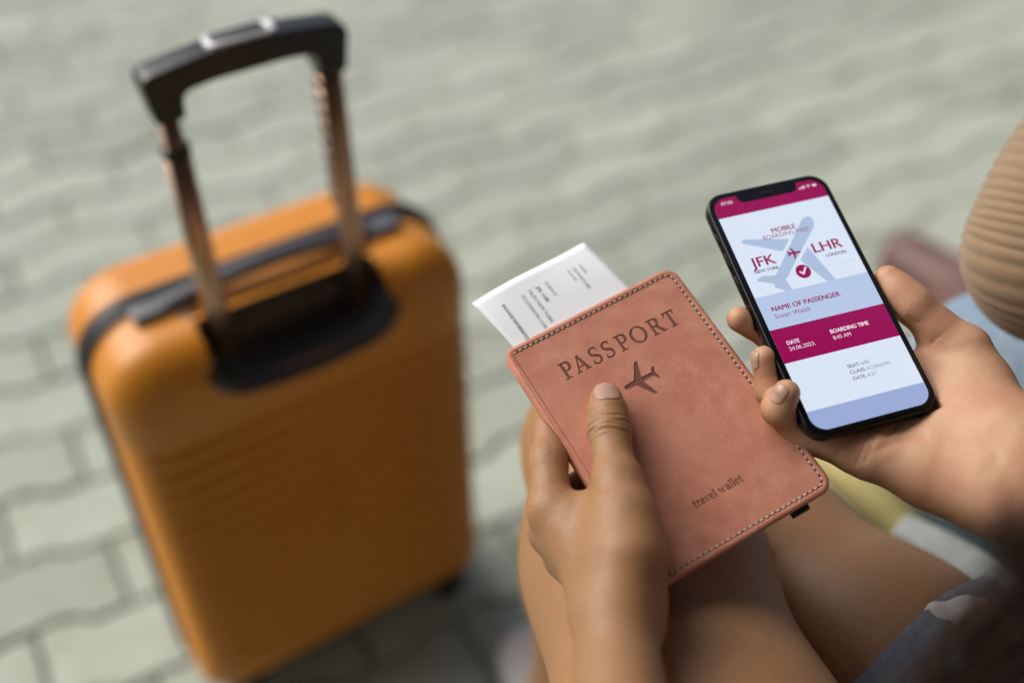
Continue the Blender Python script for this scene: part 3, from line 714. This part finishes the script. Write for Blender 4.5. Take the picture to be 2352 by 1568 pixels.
def left_hand(P, thumb_only=False):
    th_ = chain(P, LT[:5], .005)
    # knuckle wrinkles on the back of the thumb
    q = P-ipL.astype(np.float32); t = q@axL.astype(np.float32); side = q@WZ.astype(np.float32)
    m = np.exp(-((t-.0005)/.0062)**2)*np.clip((side+.002)/.006, 0, 1)
    xs_ = q@WX.astype(np.float32)
    th_ = th_+m*(.00026*np.sin(t*2*math.pi/.0027+np.sin(xs_*450)*1.2)+.00022*np.sin(t*2*math.pi/.0041+2+np.sin(xs_*300+1)*1.4))-m*.0003
    if thumb_only: return th_
    d = smin(th_, chain(P, LT[4:], .008), .006)
    pal = chain(P, LWR, .012, sq=(fw, 1.25))
    pal = smin(pal, chain(P, LI[:2], .01), .012); pal = smin(pal, chain(P, LM[:2], .01), .01)
    pal = smin(pal, chain(P, LR[:2], .01), .01); pal = smin(pal, chain(P, LP[:2], .01), .01)
    pal = smin(pal, seg_d(P, kw(1345, 1190, -.002, 0)[0], kw(1400, 1290, -.008, 0)[0], .011, .016), .014)
    pal = smin(pal, seg_d(P, ka(1462, 1385, .525, 0)[0], ka(1455, 1440, .515, 0)[0], .0125, .012), .012)
    d = smin(d, pal, .010)
    for f in (LI, LM, LR, LP): d = smin(d, chain(P, f[1:], .004), .0035)
    wb = box_d(P, WO, WX, WY, WZ, (0, 0, -.006), (HW+.0004, HH+.0004, .0062), .002)
    return smax(d, -wb, .0012)
# ---- right hand under the phone
RT = [kp(2040, 642, .0035, .0074), kp(2068, 672, .0035, .0084), kp(2098, 702, .004, .0094), kp(2150, 752, .008, .0098), kp(2212, 806, .011, .0132), kp(2243, 885, .014, .0172), kp(2295, 1000, .012, .021)]
RI = [kp(2110, 868, .022, .0115), kp(2055, 880, .023, .0108), kp(1900, 842, .0205, .0089), kp(1775, 772, .0175, .0078), kp(1699, 733, .0105, .0067)]
RM = [kp(2090, 930, .028, .0115), kp(2010, 930, .028, .0108), kp(1855, 940, .026, .0090), kp(1772, 895, .016, .0080), kp(1755, 823, .0045, .0064)]
RR = [kp(2080, 985, .03, .0115), kp(1975, 990, .028, .0105), kp(1832, 985, .021, .0090), kp(1789, 938, .0075, .0082), kp(1806, 903, -.0015, .0068)]
RP = [kp(2070, 1040, .025, .0115), kp(1955, 1032, .022, .0102), kp(1852, 1000, .022, .0086), kp(1815, 972, .026, .0076), kp(1800, 925, .028, .0066)]
RH = [kp(2010, 1048, .019, .0125), kp(2150, 1088, .017, .0160), ka(2290, 1128, .548, .0200), ka(2430, 1125, .545, .026), ka(2620, 1120, .53, .029), (np.array([.43, .16, .70]), .038)]
def right_hand(P):
    th_ = chain(P, RT, .006)
    pal = chain(P, RH, .014, sq=None)
    pal = smin(pal, seg_d(P, kp(2100, 985, .024, 0)[0], ka(2330, 1060, .552, 0)[0], .015, .024), .014)
    pal = smin(pal, seg_d(P, kp(2110, 880, .024, 0)[0], ka(2300, 1000, .56, 0)[0], .0115, .02), .012)
    for f in (RI, RM, RR, RP): pal = smin(pal, chain(P, f[:2], .01), .010)
    # creases of the palm: the life line and the wrist fold
    d = smin(pal, th_, .013)
    for f in (RI, RM, RR, RP): d = smin(d, chain(P, f[1:], .004), .003)
    for pts, dep, wd in CRS:
        d = d+dep*np.exp(-(pix_dist(P, pts)/wd)**2)
    pb = box_d(P, FO, FX, FY, FZ, (0, 0, -bt/2), (bw+.0002, bh+.0002, bt/2+.0003), .0012)
    return smax(d, -pb, .0012)
def pix_dist(P, pts):
    q = P-CAMP.astype(np.float32); z = np.maximum(q@fw.astype(np.float32), .05); U = 1176+FP*(q@cr.astype(np.float32))/z; Vv = 784+FP*(q@cd.astype(np.float32))/z
    best = None
    for (a, b) in zip(pts, pts[1:]):
        dx, dy = b[0]-a[0], b[1]-a[1]; t = np.clip(((U-a[0])*dx+(Vv-a[1])*dy)/(dx*dx+dy*dy), 0, 1); e = np.hypot(U-a[0]-t*dx, Vv-a[1]-t*dy)
        best = e if best is None else np.minimum(best, e)
    return best*.00021
CRS = [([(1992, 998), (1984, 1026), (1968, 1064)], .0006, .0015), ([(2006, 1004), (1998, 1030), (1986, 1058)], .0005, .0013), ([(1945, 1004), (1936, 1026), (1926, 1044)], .0005, .0013), ([(2040, 1000), (2054, 984), (2072, 955)], .0007, .0015), ([(2068, 992), (2110, 968), (2140, 940)], .0005, .002), ([(2012, 1036), (2060, 1012), (2120, 1000)], .0006, .0022),
       ([(2088, 730), (2100, 737), (2110, 741)], .0004, .0012), ([(2142, 786), (2152, 775), (2162, 769)], .0004, .0014),
       ([(2290, 1060), (2310, 1120), (2345, 1180)], .0006, .0045), ([(2265, 1085), (2300, 1155), (2325, 1200)], .0004, .004)]
def bbox(groups, m=.03):
    A = np.array([p for g_ in groups for p, r in g_]); return A.min(0)-m, A.max(0)+m
lo, hi = bbox([LT, LWR, LI, LM, LR, LP], .038); VL, QL = sdf_mesh('l', left_hand, lo, hi, .0008)
lo, hi = bbox([RT, RI, RM, RR, RP, RH], .042); VR, QR = sdf_mesh('r', right_hand, lo, hi, .001)

# ---- seated body: legs, hips, torso, upper arms, neck and head
Z_ = lambda *a: np.array(a, float)
LTH = [(Z_(.16, .00, .63), .082), (Z_(.093, .26, .632), .070), (Z_(.072, .40, .630), .0635), (Z_(.062, .50, .615), .054)]
LSH = [(Z_(.066, .50, .615), .056), (Z_(.062, .53, .44), .052), (Z_(.055, .56, .22), .040), (Z_(.05, .565, .095), .032)]
RTH = [(Z_(.34, .073, .582), .083), (Z_(.216, .365, .561), .0687), (Z_(.151, .454, .555), .062), (Z_(.118, .51, .54), .055)]
RSH = [(Z_(.125, .515, .545), .054), (Z_(.135, .52, .40), .052), (Z_(.15, .53, .22), .040), (Z_(.155, .535, .095), .032)]
TOR = [(Z_(.26, -.03, .64), .115), (Z_(.27, -.06, .80), .105), (Z_(.28, -.05, .98), .115)]
def legs(P):
    d = smin(chain(P, LTH, .03), chain(P, LSH, .03), .02)
    e = smin(chain(P, RTH, .03), chain(P, RSH, .03), .02)
    return smin(d, e, .004)
def lower_body(P):
    d = legs(P); d = smin(d, chain(P, TOR, .05), .05)
    d = smin(d, seg_d(P, Z_(.12, -.03, 1.0), Z_(.42, -.05, 1.0), .055, .055), .05)
    for a, b in ((Z_(.115, -.02, .99), Z_(.035, .06, .73)), (Z_(.435, -.04, .99), Z_(.43, .16, .70))): d = smin(d, seg_d(P, a, b, .046, .036), .03)
    d = smin(d, seg_d(P, Z_(.28, -.04, 1.05), Z_(.28, .0, 1.16), .05, .045), .03)
    d = smin(d, seg_d(P, Z_(.28, .0, 1.24), Z_(.28, .03, 1.20), .085, .07), .03)
    d = smin(d, seg_d(P, Z_(.28, .09, 1.20), Z_(.28, .105, 1.185), .012, .014), .015)      # nose
    for k_ in (-1, 1):
        d = smin(d, seg_d(P, Z_(.28+k_*.085, .01, 1.22), Z_(.28+k_*.083, .0, 1.195), .012, .01), .01)      # ears
    for f0 in ((.05, .565), (.155, .535)): d = smin(d, seg_d(P, Z_(f0[0], f0[1], .075), Z_(f0[0]-.03, f0[1]+.13, .045), .034, .026), .03)
    return d
VB, QB = sdf_mesh('b', lower_body, (-.04, -.24, -.005), (.56, .78, 1.36), .0065)
person = empty('person', Matrix.Translation((.26, 0, .5)))
tag(person, 'seated person in denim shorts holding the leather wallet and the phone', 'person')
Vall = np.concatenate([VL, VR, VB]); Qall = np.concatenate([QL, QR+len(VL), QB+len(VL)+len(VR)])
pinv = np.array([.26, 0, .5])
bme = mesh_np('body', Vall-pinv, Qall)
nrm = np.zeros(len(bme.vertices)*3, np.float32); bme.vertices.foreach_get('normal', nrm); nrm = nrm.reshape(-1, 3)
pal_ = np.zeros(len(nrm), np.float32); sl = slice(len(VL), len(VL)+len(VR))
pal_[sl] = np.clip((nrm[sl]@FZ.astype(np.float32)+.15)/.7, 0, 1)*.85
pal_[:len(VL)] = np.clip((nrm[:len(VL)]@(-WZ).astype(np.float32)-.1)/.6, 0, 1)*.8
bme.attributes.new('palm', 'FLOAT', 'POINT').data.foreach_set('value', pal_)
body = link('body', bme, MT['skin'], person)

# nails: thin plates cut out of a slightly inflated fingertip
def nail(fn, tip, along, out, hl, hw_, back, parent_off, up=.00045):
    along = along/np.linalg.norm(along); out = out-along*(out@along); out /= np.linalg.norm(out); sd_ = np.cross(along, out)
    c = tip+along*back
    def f(P):
        q = P-c.astype(np.float32); a = q@along.astype(np.float32); s = q@sd_.astype(np.float32); o = q@out.astype(np.float32)
        pr = (np.abs(a/hl)**3.2+np.abs(s/hw_)**3.2)**(1/3.2)-1
        return smax(smax(fn(P)-up, pr*min(hl, hw_), .0004), -o+.0006, .0004)
    V_, Q_ = sdf_mesh('n', f, c-.012, c+.012, .00042, 2)
    return link('finger_nail', mesh_np('finger_nail', V_-pinv, Q_), MT['nail'], person)
thl = lambda P: left_hand(P, True)
nail(thl, LT[0][0], LT[0][0]-LT[1][0], WZ, .0068, .0064, -.0004, None)
rr_f = lambda P: chain(P, RR[2:], .004)
nail(rr_f, RR[4][0], RR[4][0]-RR[3][0], -FX+FZ*.75, .0046, .0042, .0008, None)
rm_f = lambda P: chain(P, RM[2:], .004)
nail(rm_f, RM[4][0], RM[4][0]-RM[3][0], -FX, .0045, .0042, .0008, None)

# ---- clothing
MT['denim'] = mat('faded_blue_denim', (.16, .22, .30), .85, noise=[(35, 3, (.26, .33, .41), .8), (180, 3, (.10, .14, .21), .6)], bump=[(1600, .5, .0006), (50, .2, .003)], sheen=.2)
def weave(m, sc1=900.):
    t = m.node_tree; b = t.nodes['Principled BSDF']; tc = t.nodes.new('ShaderNodeTexCoord')
    wv = t.nodes.new('ShaderNodeTexWave'); wv.inputs['Scale'].default_value = sc1; wv.inputs['Distortion'].default_value = 1.5; wv.inputs['Detail'].default_value = 2; wv.bands_direction = 'DIAGONAL'
    t.links.new(tc.outputs['Object'], wv.inputs['Vector'])
    src = b.inputs['Base Color'].links[0].from_socket
    mx = t.nodes.new('ShaderNodeMix'); mx.data_type = 'RGBA'; mx.blend_type = 'MULTIPLY'; mx.inputs[0].default_value = .45
    t.links.new(src, mx.inputs[6]); t.links.new(wv.outputs[0], mx.inputs[7]); t.links.new(mx.outputs[2], b.inputs['Base Color'])
weave(MT['denim'], 260)
MT['white_cloth'] = mat('white_cotton', (.72, .70, .68), .85, bump=[(120, .3, .002)])
hemN = Z_(-.60, .80, .05); hemN /= np.linalg.norm(hemN); hemP = Z_(.2175, .356, .60)
hemN2 = Z_(-.15, .98, .1); hemN2 /= np.linalg.norm(hemN2); hemP2 = Z_(.1, .20, .63)
def shorts(P):
    a = chain(P, RTH, .03)-.0075+.0016*np.sin(P[:, 0]*70+P[:, 1]*40); a = smax(a, ((P-hemP.astype(np.float32))@hemN.astype(np.float32)), .002)
    b = chain(P, LTH, .03)-.0075; b = smax(b, ((P-hemP2.astype(np.float32))@hemN2.astype(np.float32)), .002)
    c = seg_d(P, TOR[0][0], TOR[1][0], .126, .116); c = smax(c, P[:, 2]-.80, .004)
    return smin(smin(a, b, .004), c, .03)
V_, Q_ = sdf_mesh('s', shorts, (.0, -.24, .42), (.52, .46, .85), .0045)
link('shorts', mesh_np('shorts', V_-pinv, Q_), MT['denim'], person)
# pocket lining peeping out under the hem
pk = K(2178, 1408, .600)
def pocket(P):
    d = seg_d(P, K(2160, 1412, .606), K(2235, 1408, .600), .0075, .0095); return d+.0008*np.sin(P[:, 0]*420)+.0006*np.sin(P[:, 1]*530)
V_, Q_ = sdf_mesh('p', pocket, pk-.04, pk+.04, .0012, 2); link('pocket_lining', mesh_np('pocket_lining', V_-pinv, Q_), MT['white_cloth'], person)
def top_(P):
    d = chain(P, TOR, .05)-.008; d = smin(d, seg_d(P, Z_(.12, -.03, 1.0), Z_(.42, -.05, 1.0), .064, .064), .05)
    return smax(d, np.maximum(P[:, 2]-1.045, .74-P[:, 2]), .004)
V_, Q_ = sdf_mesh('t', top_, (.0, -.25, .70), (.54, .15, 1.08), .0075); link('shirt', mesh_np('shirt', V_-pinv, Q_), MT['white_cloth'], person)
for nm, f0 in (('shoe', (.05, .565)), ('shoe', (.155, .535))):
    def shoe(P, f0=f0):
        d = smin(seg_d(P, Z_(f0[0], f0[1]-.03, .05), Z_(f0[0]-.035, f0[1]+.15, .035), .042, .037), seg_d(P, Z_(f0[0], f0[1], .06), Z_(f0[0], f0[1], .09), .045, .04), .03)
        return smax(smax(d, -(P[:, 2]-.001), .006), P[:, 2]-.105, .004)
    V_, Q_ = sdf_mesh('sh', shoe, (f0[0]-.14, f0[1]-.14, -.02), (f0[0]+.1, f0[1]+.25, .14), .005); link('shoe', mesh_np('shoe', V_-pinv, Q_), MT['white_cloth'], person)
# ---- hair: a lock falling past the shoulder in front of the lens, and the cap on the head
MT['hair'] = mat('dark_brown_hair', (.040, .018, .012), .45, spec=.4)
V, F = [], []
P0 = [Z_(.30, .10, 1.20), K(2570, 1200, .30), K(2455, 1320, .33), K(2320, 1470, .35), K(2200, 1640, .375), K(2100, 1800, .40)]
side_v = (K(2400, 1450, .35)-K(2200, 1340, .35)); side_v /= np.linalg.norm(side_v)
for s in range(240):
    a = rng.normal(0, .0075); b = rng.normal(0, .008); c1, c2 = rng.normal(0, .005, 2)
    pts = [p+side_v*(a*(.6+.25*i)+c1*math.sin(i*1.3+s))+fw*(b+c2*math.cos(i*1.7+s)) for i, p in enumerate(P0)]
    pts[0] = P0[0]+np.array([rng.normal(0, .03), rng.normal(0, .03), rng.normal(0, .02)])
    v, f = tube(spline(pts, 4), .00042, 3, caps=False); b0 = len(V); V += v; F += [tuple(b0+i for i in q) for q in f]
hc = Z_(.28, -.01, 1.235)
for s in range(900):
    a = rng.uniform(0, 2*math.pi); rr_ = .096
    el = math.asin(rng.uniform(.1, 1)); d0 = Z_(math.cos(a)*math.cos(el), math.sin(a)*math.cos(el), math.sin(el))
    if d0[1] > .45 and d0[2] < .75: continue
    end = Z_(math.cos(a)*.11, math.sin(a)*.10-.02, -.02-rng.uniform(.1, .28)) if math.sin(a) < .5 else Z_(math.copysign(.10, math.cos(a)), .03, -.05-rng.uniform(0, .1))
    mid = Z_(math.cos(a)*.108, math.sin(a)*.102, .02)
    v, f = tube(spline([hc+d0*rr_, hc+(d0*.108+mid)/2, hc+mid, hc+end], 4), .0011, 3, caps=False); b0 = len(V); V += v; F += [tuple(b0+i for i in q) for q in f]
tag(link('hair', mesh('hair', [np.array(v)-pinv for v in V], F), MT['hair'], person), kind='stuff')

# ------------------------------------------------------------------ bench
MT['yellow'] = mat('pale_yellow_paint', (.62, .54, .24), .45, noise=[(30, 3, (.56, .48, .2), .6)], bump=[(200, .15, .0008)])
MT['steel'] = mat('grey_painted_steel', (.42, .46, .46), .35, noise=[(40, 3, (.34, .37, .36), .5), (160, 3, (.25, .22, .18), .25)])
bench = empty('bench', Matrix.Translation((.2, .1, 0))); tag(bench, 'pale yellow slatted bench with a grey steel end bracket', 'bench')
BA = 0.0; bc, bs = math.cos(BA), math.sin(BA)
def bl(x, y, z): return (x*bc-y*bs, x*bs+y*bc, z)
for k in range(5):
    y0 = -.34+k*.112
    o = bevbox('slat', (-.55, y0, .466), (.95, y0+.09, .498), .006, MT['yellow'], bench); o.rotation_euler[2] = BA
org = np.array([.2, .1, 0])
A_, B_ = KZ(1870, 1020, .50), KZ(2105, 1238, .50)
v, f = tube([A_+(A_-B_)*.6-org, A_-org, B_-org], .0165, 16); link('end_rail', mesh('end_rail', v, f), MT['yellow'], bench)
G0, G1, G2, G3 = KZ(2062, 1212, .515), KZ(2160, 1262, .515), KZ(2270, 1330, .51), KZ(2420, 1450, .50)
rings = []
for p, wd in zip(spline([G0, G1, G2, G3], 5), np.linspace(.012, .019, 16)):
    t = (G3-G0); t /= np.linalg.norm(t); s_ = np.cross(t, (0, 0, 1)); s_ /= np.linalg.norm(s_)
    rings.append([p-org+s_*a*wd+np.array([0, 0, b]) for a, b in ((1, -.02), (1, .004), (.8, .008), (-.8, .008), (-1, .004), (-1, -.02))])
V, F = loft(rings); br = link('end_bracket', mesh('end_bracket', V, F), MT['steel'], bench, smooth=False); md = br.modifiers.new('b', 'BEVEL'); md.width = .003; md.segments = 2
for x_ in (-.35, .75):
    for y_ in (-.22, .16):
        p = bl(x_, y_, 0); v, f = tube([(p[0], p[1], 0), (p[0], p[1], .466)], .02, 12); link('leg', mesh('leg', v, f), MT['steel'], bench)

# ------------------------------------------------------------------ neighbour on the bench
MT['knit'] = mat('beige_ribbed_knit', (.30, .20, .112), .9, noise=[(60, 3, (.25, .165, .092), .6)], bump=[(900, .4, .0008)], sheen=.3)
MT['jeans'] = mat('light_blue_jeans', (.20, .28, .37), .85, noise=[(20, 3, (.30, .38, .46), .7), (160, 3, (.13, .19, .27), .5)], bump=[(1300, .4, .0006)])
MT['brown_leather'] = mat('reddish_brown_leather', (.13, .062, .05), .5, noise=[(25, 3, (.09, .04, .034), .7)])
n_kn = K(2318, 905, .80)
nb_ = empty('person', Matrix.Translation((.62, .2, .5))); tag(nb_, 'person in a ribbed beige jumper and blue jeans leaning forward on the bench', 'person')
ninv = np.array([.62, .2, .5])
NTH = [(Z_(.60, .12, .60), .09), (n_kn+Z_(.08, -.14, .005), .078), (n_kn, .066)]
NSH = [(n_kn, .062), (n_kn+Z_(.02, .02, -.25), .052), (Z_(.44, .68, .10), .04)]
NTH2 = [(Z_(.78, .12, .60), .09), (Z_(.70, .58, .59), .064)]; NSH2 = [(Z_(.70, .58, .59), .062), (Z_(.70, .62, .1), .04)]
elb = K(2440, 640, .665); sho = K(2680, 260, .65)
def n_body(P):
    d = smin(chain(P, NTH, .03), chain(P, NSH, .03), .02)
    for c in (chain(P, NTH2, .03), chain(P, NSH2, .03)): d = smin(d, c, .02)
    d = smin(d, chain(P, [(Z_(.69, .08, .64), .13), (Z_(.66, .18, .85), .13), (Z_(.62, .36, 1.02), .12)], .06), .05)
    d = smin(d, chain(P, [(sho, .05), (elb, .03), (Z_(.50, .56, .68), .028)], .02), .03)
    d = smin(d, seg_d(P, Z_(.60, .42, 1.1), Z_(.58, .47, 1.19), .05, .045), .03)
    d = smin(d, seg_d(P, Z_(.56, .50, 1.27), Z_(.55, .53, 1.23), .085, .07), .03)
    d = smin(d, seg_d(P, Z_(.55, .59, 1.23), Z_(.55, .605, 1.21), .012, .014), .015)
    return d
V_, Q_ = sdf_mesh('nb', n_body, (.2, -.12, .03), (.95, .86, 1.4), .010); link('body', mesh_np('body', V_-ninv, Q_), MT['skin'], nb_)
def n_jeans(P):
    d = smin(chain(P, NTH, .03), chain(P, NSH, .03), .02)-.007
    for c in (chain(P, NTH2, .03)-.007, chain(P, NSH2, .03)-.007): d = smin(d, c, .02)
    d = smin(d, seg_d(P, Z_(.69, .08, .64), Z_(.68, .10, .70), .137, .137), .05)
    return smax(smax(d, P[:, 2]-.76, .004), .12-P[:, 2], .004)
V_, Q_ = sdf_mesh('nj', n_jeans, (.2, -.12, .08), (.95, .8, .82), .007); link('jeans', mesh_np('jeans', V_-ninv, Q_), MT['jeans'], nb_)
def n_jumper(P):
    d = chain(P, [(Z_(.69, .08, .64), .14), (Z_(.66, .18, .85), .14), (Z_(.62, .36, 1.02), .13)], .06)
    d = smin(d, seg_d(P, sho, Z_(.60, .36, 1.02), .062, .11), .05)
    return smax(d, .70-P[:, 2], .004)
V_, Q_ = sdf_mesh('nu', n_jumper, (.2, -.12, .64), (.9, .72, 1.2), .009); link('jumper', mesh_np('jumper', V_-ninv, Q_), MT['knit'], nb_)
# ribbed sleeve: rings every 3.8 mm around the upper arm
ax_pts = spline([K(2405, 700, .69), K(2415, 625, .668), K(2425, 560, .66), K(2465, 450, .655), K(2545, 365, .652), K(2680, 260, .65)], 30)
rd = spline([[.030], [.046], [.0495], [.048], [.052], [.062]], 30)
cum_ = [0]
for a, b in zip(ax_pts, ax_pts[1:]): cum_.append(cum_[-1]+np.linalg.norm(b-a))
cum_ = np.array(cum_); S = np.arange(0, cum_[-1], .00065)
A3 = np.array(ax_pts); pts3 = np.stack([np.interp(S, cum_, A3[:, i]) for i in range(3)], 1); rad3 = np.interp(S, cum_, [float(r[0]) for r in rd])
rad3 = rad3+.0012*np.abs(np.sin(math.pi*S/.0039))+.0016*np.sin(S*60)
rad3[0] *= .5
tube_V, tube_F = tube(pts3, list(rad3), 56, caps=True, up=(1, 0, 0)); tube_V = np.array(tube_V)-ninv
link('sleeve', mesh('sleeve', tube_V, tube_F), MT['knit'], nb_)
# brown shoe on the paving
s0, s1 = KZ(2230, 690, .05), KZ(2085, 600, .04)
def n_shoe(P):
    d = smin(seg_d(P, s0+Z_(.05, -.06, 0), s1, .050, .046), seg_d(P, Z_(.44, .68, .1), s0, .048, .05), .04); return smax(d, -(P[:, 2]-.001), .005)
V_, Q_ = sdf_mesh('ns', n_shoe, np.minimum(s0, s1)-.16, np.maximum(s0, s1)+.16, .006); link('shoe', mesh_np('shoe', V_-ninv, Q_), MT['brown_leather'], nb_)

# ------------------------------------------------------------------ unseen enclosure added behind the camera, sized to block skylight
MT['shade_wall'] = mat('dark_shade_wall', (.055, .05, .045), .9, noise=[(2, 4, (.035, .033, .03), .7)], bump=[(60, .3, .003)])
shel = empty('shade_enclosure', Matrix.Translation((0, -1.4, 0))); tag(shel, 'unseen dark enclosure added behind the bench to block skylight', 'shade_enclosure')
bevbox('shade_wall', (-4.5, -.25, 0), (1.55, 0, 2.5), .01, MT['shade_wall'], shel)
bevbox('shade_end_wall', (1.38, .002, 0), (1.55, 4.9, 2.5), .01, MT['shade_wall'], shel)  # added out of view to keep skylight off the suitcase's near face
bevbox('shade_roof', (-1.5, -.3, 2.503), (1.6, 2.15, 2.62), .01, MT['shade_wall'], shel)
